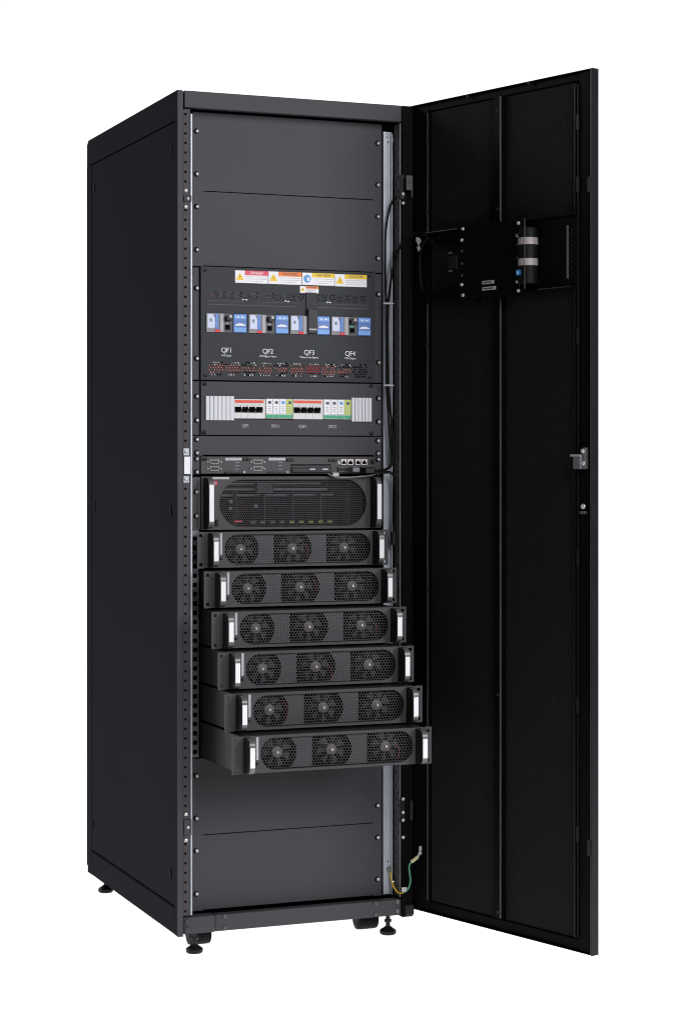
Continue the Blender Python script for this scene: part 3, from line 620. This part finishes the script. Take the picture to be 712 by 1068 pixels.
def hexgrill(x0, x1, z0, z1, y, pitch, hole, th, rf=1.0):
    mb = MB(); R = pitch / math.sqrt(3); rh = hole / math.sqrt(3); ny = int((z1 - z0) / (pitch * .866)) + 2; nx = int((x1 - x0) / pitch) + 2
    for j in range(ny):
        for i in range(nx):
            cx = x0 + (i + .5 * (j % 2)) * pitch; cz = z0 + j * pitch * .866
            if not inside(cx, cz, x0 - pitch * .3, x1 + pitch * .3, z0 - pitch * .3, z1 + pitch * .3, rf): continue
            o = [(cx + R * cos(pi / 6 + pi / 3 * k), y, cz + R * sin(pi / 6 + pi / 3 * k)) for k in range(6)]
            q = [(cx + rh * cos(pi / 6 + pi / 3 * k), y, cz + rh * sin(pi / 6 + pi / 3 * k)) for k in range(6)]
            q2 = [(a, y + th, c) for a, b, c in q]
            fs = [(k, (k + 1) % 6, 6 + (k + 1) % 6, 6 + k) for k in range(6)] + [(6 + k, 6 + (k + 1) % 6, 12 + (k + 1) % 6, 12 + k) for k in range(6)]
            mb.add(o + q + q2, fs)
    return mb
def handle(parent, x0, x1, y, z0, z1, pro, lab0, lab1):
    h = z1 - z0
    def prof(dz, dp):
        P = [(y, z0 + dz), (y - (pro - dp) * .45, z0 + dz + .001)]
        for i in range(7):
            a = pi / 2 * i / 6; P.append((y - (pro - dp) * (.45 + .55 * sin(a)), z0 + dz + .001 + h * .17 * (1 - cos(a))))
        for i in range(7):
            a = pi / 2 * (1 - i / 6); P.append((y - (pro - dp) * (.45 + .55 * sin(a)), z1 - dz - .001 - h * .17 * (1 - cos(a))))
        P += [(y - (pro - dp) * .45, z1 - dz - .001), (y, z1 - dz)]; return P
    o = part('handle', MB().prism(prof(.0005, .0006), 'x', x0 + .0006, x1 - .0006), 'plastic', parent)
    # satin metal cover plate on the front of the grip
    P = prof(0, 0); mb = MB()
    for i in range(1, len(P) - 2):
        a, b = P[i], P[i + 1]
        mb.add([(x0 + .002, a[0], a[1]), (x1, a[0], a[1]), (x1, b[0], b[1]), (x0 + .002, b[0], b[1])], [(0, 1, 2, 3)])
    part('grip_plate', mb, 'steel', o)
    for z in (z0 + h * .13, z1 - h * .13): part('screw', MB().screw(((x0 + x1) / 2, y - pro * .80, z), (0, -1, .6 if z > z0 + h / 2 else -.6), .0042, .003), 'zincdark', o)
    part('sticker', MB().box(x0 + .0025, x1 - .0008, y - pro - .0012, y - pro - .0003, lab0, lab1), 'white', o)
    return o

# ------------------------------------------------------------------ bypass unit
bu = thing('bypass_unit', (.297, YP, 1.0027), 'tall bypass unit with one wide fine meshed grille, flush above the pulled out modules', 'bypass unit')
b0, b1 = 1.0030, 1.1310
gx0, gx1 = fx(228.6, YP), fx(381.5, YP); gz0, gz1 = b0 + .0055, b1 - .0075
part('face', MB().plate([(.0735, b0), (.5235, b0), (.5235, b1), (.0735, b1)], [stadium(gx0, gx1, gz0, gz1)], YP - .002, .0085), 'module', bu)
part('chassis', MB().box(.0736, .076, YP + .001, YP + .5, b0, b1 - .001).box(.521, .5234, YP + .001, YP + .5, b0, b1 - .001).box(.076, .521, YP + .001, YP + .5, b1 - .003, b1 - .001).box(.076, .521, YP + .001, YP + .5, b0, b0 + .002), 'chassis', bu)
part('interior_shade', MB().box(.0762, .5208, YP + .08, YP + .082, b0 + .0025, b1 - .0035), 'inner', bu)  # near-black sheet painting the unlit inside behind the mesh
for x0, x1 in ((.0522, .0718), (.5250, .5425)):
    pts = [(x0 + q[0] * (x1 - x0), b0 + q[1] * (b1 - b0)) for q in ((.0, .03), (.15, .004), (.85, .004), (1, .03), (1, .97), (.85, .996), (.15, .996), (0, .97))]
    part('mounting_ear', MB().prism(pts, 'y', YP, YP + .003), 'module', bu)
screws(bu, [(204.6, 513), (204.6, 538.2)], .0046)
part('grille', hexgrill(gx0, gx1, gz0, gz1, YP + .006, .0052, .0046, .0005), 'grill', bu)
handle(bu, .0785, .0925, YP - .0022, b0 + .003, b1 - .002, .040, at(217.5, 544, .01)[1], at(217.5, 506, .01)[1])
handle(bu, .5105, .5250, YP - .0022, b0 + .003, b1 - .002, .040, at(391.5, 541.5, .01)[1], at(391.5, 505, .01)[1])
x0, x1, z0, z1 = rect(221.5, 497.6, 239, 499.8, YP - .002); part('sticker', MB().box(x0, x1, YP - .0027, YP - .0021, z0, z1), 'greylabel', bu)
x_, z_ = at(224.6, 504, YP - .003)
part('red_ring', MB().lathe((x_, YP - .0022, z_), (0, -1, 0), [(0, .0058), (.0012, .0058), (.0012, .0046)], 18), 'red', bu)
part('grey_button', MB().lathe((x_ - .0012, YP - .0034, z_), (0, -1, 0), [(0, .0042), (.0008, .0040)], 16), 'midgrey', bu)
x0, x1, z0, z1 = rect(224.5, 542, 227.3, 549, YP - .002); part('catch', MB().box(x0, x1, YP - .006, YP - .0021, z0, z1, .0008), 'plastic', bu)
# what shows through its mesh
for i in range(3):
    part('inner_rail', MB().box(gx0 + .02, gx1 - .11 + .02 * i, YP + .026 + .008 * i, YP + .034 + .008 * i, gz1 - .012 - .014 * i, gz1 - .008 - .014 * i), 'dkgrey', bu)
part('thyristor_block', MB().box(gx0 + .10, gx0 + .145, YP + .016, YP + .03, gz1 - .035, gz1 - .004, .003), 'plastic', bu)
for i in range(5): part('fin', MB().box(gx0 + .05 + .073 * i, gx0 + .0515 + .073 * i, YP + .020, YP + .05, gz0 + .004, gz1 - .03), 'chassis', bu)
for i in range(9): part('terminal', MB().box(gx0 + .085 + .025 * i, gx0 + .098 + .025 * i, YP + .014, YP + .02, gz0 + .008, gz0 + .014, .0005), 'olive' if i > 3 else 'dkgrey', bu)
part('wire', MB().box(gx0 + .042, gx0 + .062, YP + .012, YP + .016, gz0 + .012, gz0 + .016), 'red', bu)
for (u, v) in ((.035, .045), (.10, .05), (.036, .062)): part('bolt', MB().screw((gx0 + u, YP + .02, gz0 + v), (0, -1, 0), .005, .004), 'zincdark', bu)

# ------------------------------------------------------------------ six power modules: build one, copy it
MH, MC, HW = .0865, .2972, .2458
def make_module():
    t = thing('power_module', (0, 0, 0), '', 'power module', 'power modules pulled out like a staircase')
    gx0, gx1, gz0, gz1 = -.177, .199, .0070, .0795
    part('face', MB().plate([(-.2262, .0008), (.2262, .0008), (.2262, MH - .0008), (-.2262, MH - .0008)], [stadium(gx0, gx1, gz0, gz1, 12, .92)], 0, .0075), 'module', t)
    part('chassis', MB().box(-.2260, -.2245, .0021, .56, .001, MH - .001).box(.2245, .2260, .0021, .56, .001, MH - .001).box(-.2244, .2244, .0021, .56, MH - .003, MH - .001)
         .box(-.2244, .2244, .0021, .56, .001, .003), 'chassis', t)
    part('interior_shade', MB().box(-.2243, .2243, .06, .062, .0035, MH - .0035).box(-.2243, .2243, .0025, .059, .0031, .0036).box(-.2243, .2243, .0025, .059, MH - .0036, MH - .0031), 'inner', t)  # near-black sheets, the module's inner shade given as colour
    for sg in (-1, 1):
        a, b = sorted((sg * HW, sg * .2272))
        part('mounting_ear', MB().plate([(a, 0), (b, 0), (b, MH), (a, MH)], [[(a + .005, MH - .0125), (b - .0055, MH - .0125), (b - .0055, MH - .005), (a + .005, MH - .005)], [(a + .005, .005), (b - .0055, .005), (b - .0055, .0125), (a + .005, .0125)]], -.001, .003), 'module', t)
    part('grille', hexgrill(gx0, gx1, gz0, gz1, .0070, .0071, .0062, .0005, .92), 'grill', t)
    handle(t, -.2192, -.2045, -.0012, .002, MH - .002, .038, .019, MH - .0225)
    handle(t, .2045, .2192, -.0012, .002, MH - .002, .038, .019, MH - .0225)
    for cx in (-.130, .003, .138):
        f = part('fan', MB().lathe((cx, .050, .0433), (0, -1, 0), [(0, .0375), (.001, .0375)], 32), 'inner', t)
        part('hub', MB().lathe((cx, .0385, .0433), (0, -1, 0), [(0, .0125), (.018, .0125), (.0185, .011), (.020, .007), (.0205, .003)], 24), 'hubgrey', f)
        part('shaft_cap', MB().lathe((cx, .0184, .0433), (0, -1, 0), [(0, .0040), (.003, .0036), (.0045, .0018)], 12), 'capmetal', f)
        bl = MB()
        for k in range(7):
            a = 2 * pi * k / 7 + cx * 9; u = []
            for rr, da, yy in ((.012, -.22, .022), (.034, -.36, .020), (.034, .22, .034), (.012, .20, .034)):
                u.append((cx + rr * cos(a + da), yy, .0433 + rr * sin(a + da)))
            bl.add(u, [(0, 1, 2, 3)])
        part('blades', bl, 'blade', f)
        st = MB()
        for k in range(3):
            a = 2 * pi * k / 3 + .9; c_, s_ = cos(a), sin(a)
            st.cyl((cx + .012 * c_, .030, .0433 + .012 * s_), (cx + .037 * c_, .030, .0433 + .037 * s_), .0016, n=6)
        part('strut', st, 'plastic', f)
    for x0, x1 in ((-.090, -.050), (.046, .086)):
        fc_ = x0 - .040; arc = []
        for q in range(13):
            zz = .0085 + (MH - .019) * q / 12; arc.append((fc_ + math.sqrt(max(.0, .0425 ** 2 - (zz - .0433) ** 2)), zz))
        part('air_baffle', MB().prism(arc[::-1] + [(x1, .0085), (x1, MH - .0105)], 'y', .0088, .012), 'module', t)
    part('wire', MB().tube([(.036, .0115, .022), (.0385, .0105, .034), (.037, .0115, .046), (.030, .0145, .056)], .0009, 6, 5), 'redwire', t)
    part('side_label', MB().box(-.1890, -.1830, -.0008, -.0001, .031, MH - .0035), 'greylabel', t)
    part('catch', MB().box(-.1985, -.1840, -.003, -.0001, .020, .0245, .0006).box(-.1985, -.1945, -.003, -.0001, .0245, .029, .0006), 'plastic', t)
    part('handle_latch', MB().cyl((-.1975, -.0035, MH - .0145), (-.1975, -.0001, MH - .0145), .0058, n=16), 'dkgrey', t)
    return t
def copy_tree(o, parent=None):
    c = o.copy(); COL.objects.link(c); c.parent = parent
    for ch in o.children: copy_tree(ch, c)
    return c
proto = make_module()
mods = [(.0115, .9132, 'uppermost power module, right under the wide bypass unit and pulled out least'),
        (-.0410, .8221, 'second power module from the top of the staircase, pulled out a little'),
        (-.0990, .7310, 'third power module from the top of the staircase of six'),
        (-.1450, .6406, 'third power module from the bottom of the staircase of six'),
        (-.1940, .5500, 'second lowest power module, with only one module beneath it'),
        (-.2470, .4592, 'lowest power module, pulled out farthest above the blank panels')]
for i, (y, z, lb) in enumerate(mods):
    o = proto if i == 0 else copy_tree(proto)
    o.location = (MC, y, z); o['label'] = lb
    fans = [c for c in o.children if c.name.startswith('fan')]
    for k, fobj in enumerate(fans):                      # every fan stopped at its own angle
        c0 = Vector(((-.130, .003, .138)[k], 0, .0433)); a = random.uniform(0, 6.28)
        for b in fobj.children:
            if b.name.startswith(('blades', 'strut')): b.matrix_basis = Matrix.Translation(c0) @ Matrix.Rotation(a, 4, 'Y') @ Matrix.Translation(-c0)
    for w in [c for c in o.children if c.name.startswith('wire')]:
        w.location = ((.0, .004, .135, .002, -.128, .13)[i], 0, (.0, .006, -.004, -.010, .004, -.006)[i])

# ------------------------------------------------------------------ cables
def pts_at(L): return [(lambda q: (q[0], Y, q[1]))(at(px, py, Y)) for px, py, Y in L]
def dat(px, py, nn):       # a point of the photograph on the open door, nn in front of its inner face
    o = Vector((H.x + DN.x * nn, H.y + DN.y * nn)); r = FWD + RGT * ((px - PX0) / F_PX) + Vector((0, 0, (PY0 - py) / F_PX))
    r2 = Vector((r.x, r.y)); c2 = Vector((CAM.x, CAM.y)); t = (o - c2).dot(DN) / r2.dot(DN); q = CAM + r * t; return tuple(q)
A = pts_at([(368, 489.5, .035), (380, 490, .018), (390, 491, .016), (399, 490.5, .018), (406, 487.5, .02), (409.5, 480, .02), (409.6, 465, .022), (408, 440, .024), (405.2, 410, .026), (404.6, 380, .026), (404.4, 345, .026), (404.8, 318, .026), (406.5, 300, .022), (409.5, 280, .016), (415, 262, .004), (422, 250, -.014), (432, 243.5, -.034)])
A += [dat(441, 243.5, .012), dat(449, 251, .012), dat(460, 262, .014), dat(471, 267, .014)]
mc = thing('display_cable', A[11], 'long black cable climbing the right rail and crossing to the box on the door', 'cable')
part('sheath', MB().tube(A, .0034, 8, 8), 'rubber', mc)
B = pts_at([(372, 491.5, .03), (386, 493, .014), (396, 492.5, .014), (404, 489, .016), (407.8, 481, .016), (407.2, 465, .018), (405.4, 440, .02), (403.2, 410, .022), (402.6, 380, .022), (402.6, 345, .022), (403, 318, .022), (402, 300, .034), (401.6, 270, .036), (402.2, 240, .036), (407, 215, .03), (413.5, 205, .012)])
part('sheath', MB().tube(B, .0026, 8, 8), 'rubber', mc)
Cc = pts_at([(386, 492, .016), (398, 493, .012), (407, 493, .010), (411.5, 500, .008), (412.6, 515, .008), (412.4, 535, .010), (410.6, 556, .012)])
part('sheath', MB().tube(Cc, .0034, 8, 8), 'rubber', mc)
x, z = at(410, 561, .012); part('plug', MB().box(x - .006, x + .006, .006, .018, z - .018, z + .016, .002), 'plastic', mc)
for py, px in ((317.5, 403.8), (402.8, 403.9)):
    x, z = at(px, py, .026); part('cable_tie', MB().lathe((x, .0245, z), (0, 0, 1), [(0, .0085), (.004, .0085)], 10).box(x - .014, x + .014, .018, .0215, z + .0005, z + .0035), 'greylabel', mc)
x, z = at(371, 490, .02); part('plug', MB().box(x - .012, x + .008, .012, YM, z - .006, z + .007, .002), 'zincdark', mc)
x, z = at(384, 490.5, .02); part('plug', MB().box(x - .014, x + .012, .006, YM, z - .008, z + .008, .002), 'plastic', mc)
D_ = dat(441, 250, .02); tg = part('tie_tag', MB().prism([(0, -.010), (.009, -.004), (.009, .003), (.002, .008), (-.007, .010), (-.009, .002)], 'y', -.0006, .0006).prism([(-.001, -.026), (.007, -.019), (.003, -.010), (-.006, -.014)], 'y', -.0012, -.0007).xf(lambda x, y, z: DW(.048 + x, .022 + y, D_[2] - .002 + z)), 'greylabel', mc)
E_ = [dat(439, 262, .012), dat(437.5, 275, .012), dat(438.5, 290, .010), dat(440, 303, .004)]
part('sheath', MB().tube([dat(446, 248, .012), dat(441, 254, .014)] + E_, .0028, 8, 8), 'rubber', mc)
# grey lead lying across the bypass unit's top edge
G_ = pts_at([(342, 494, .038), (348, 496.8, .030), (358, 498.0, .026), (372, 497.2, .024), (386, 495.8, .022), (394, 493.5, .02), (400, 491, .02)])
gl = thing('signal_lead', G_[2], 'thin grey lead with a white plug drooping below the network sockets', 'cable')
part('sheath', MB().tube(G_, .0016, 7, 8), 'midgrey', gl)
x, z = at(349.5, 495, .034); part('plug', MB().box(x - .008, x + .008, .028, .038, z - .004, z + .005, .001), 'greylabel', gl)
# earth wire between rail and door
Wp = pts_at([(406.6, 909.5, .041), (408, 918, .034), (411, 926, .020), (415.5, 931, .006), (420.5, 930.8, -.008), (425.5, 926.5, -.018), (427.8, 919, -.024), (427, 910, -.030), (426.4, 903.5, -.034), (428.5, 899, -.037)])
we = pts_at([(428.5, 899, -.037), (432, 896.5, -.039), (435.5, 893.5, -.041)])
ew = thing('earth_wire', Wp[3], 'short yellow and green earth wire looping from the rail to the open door', 'wire')
part('yellow_core', MB().tube(Wp[:5], .0024, 8, 8), 'ewire_y', ew)
part('green_core', MB().tube(Wp[4:], .0024, 8, 8), 'ewire_g', ew)
part('sleeve', MB().tube(we, .0046, 8, 4), 'sleeve', ew)
e0 = we[-1]; q = pts_at([(437.5, 889.5, -.043), (437.8, 884.5, -.043)])
part('ring_terminal', MB().tube([e0, q[0]], .003, 8, 3).box(q[0][0] - .004, q[0][0] + .004, -.047, -.043, q[0][2] - .004, q[0][2] + .004, .0008).box(q[1][0] - .0035, q[1][0] + .0035, -.047, -.043, q[1][2] - .006, q[1][2] + .005, .0008), 'nickel', ew)
part('ring_terminal', MB().lathe((Wp[0][0], .046, Wp[0][2] + .006), (0, -1, 0), [(0, .0065), (.004, .0065), (.006, .004)], 12), 'steel', ew)
x, z = at(420.5, 929, -.012); part('wire_tag', MB().box(x - .006, x + .008, -.016, -.0135, z - .002, z + .009, .0006), 'greylabel', ew)
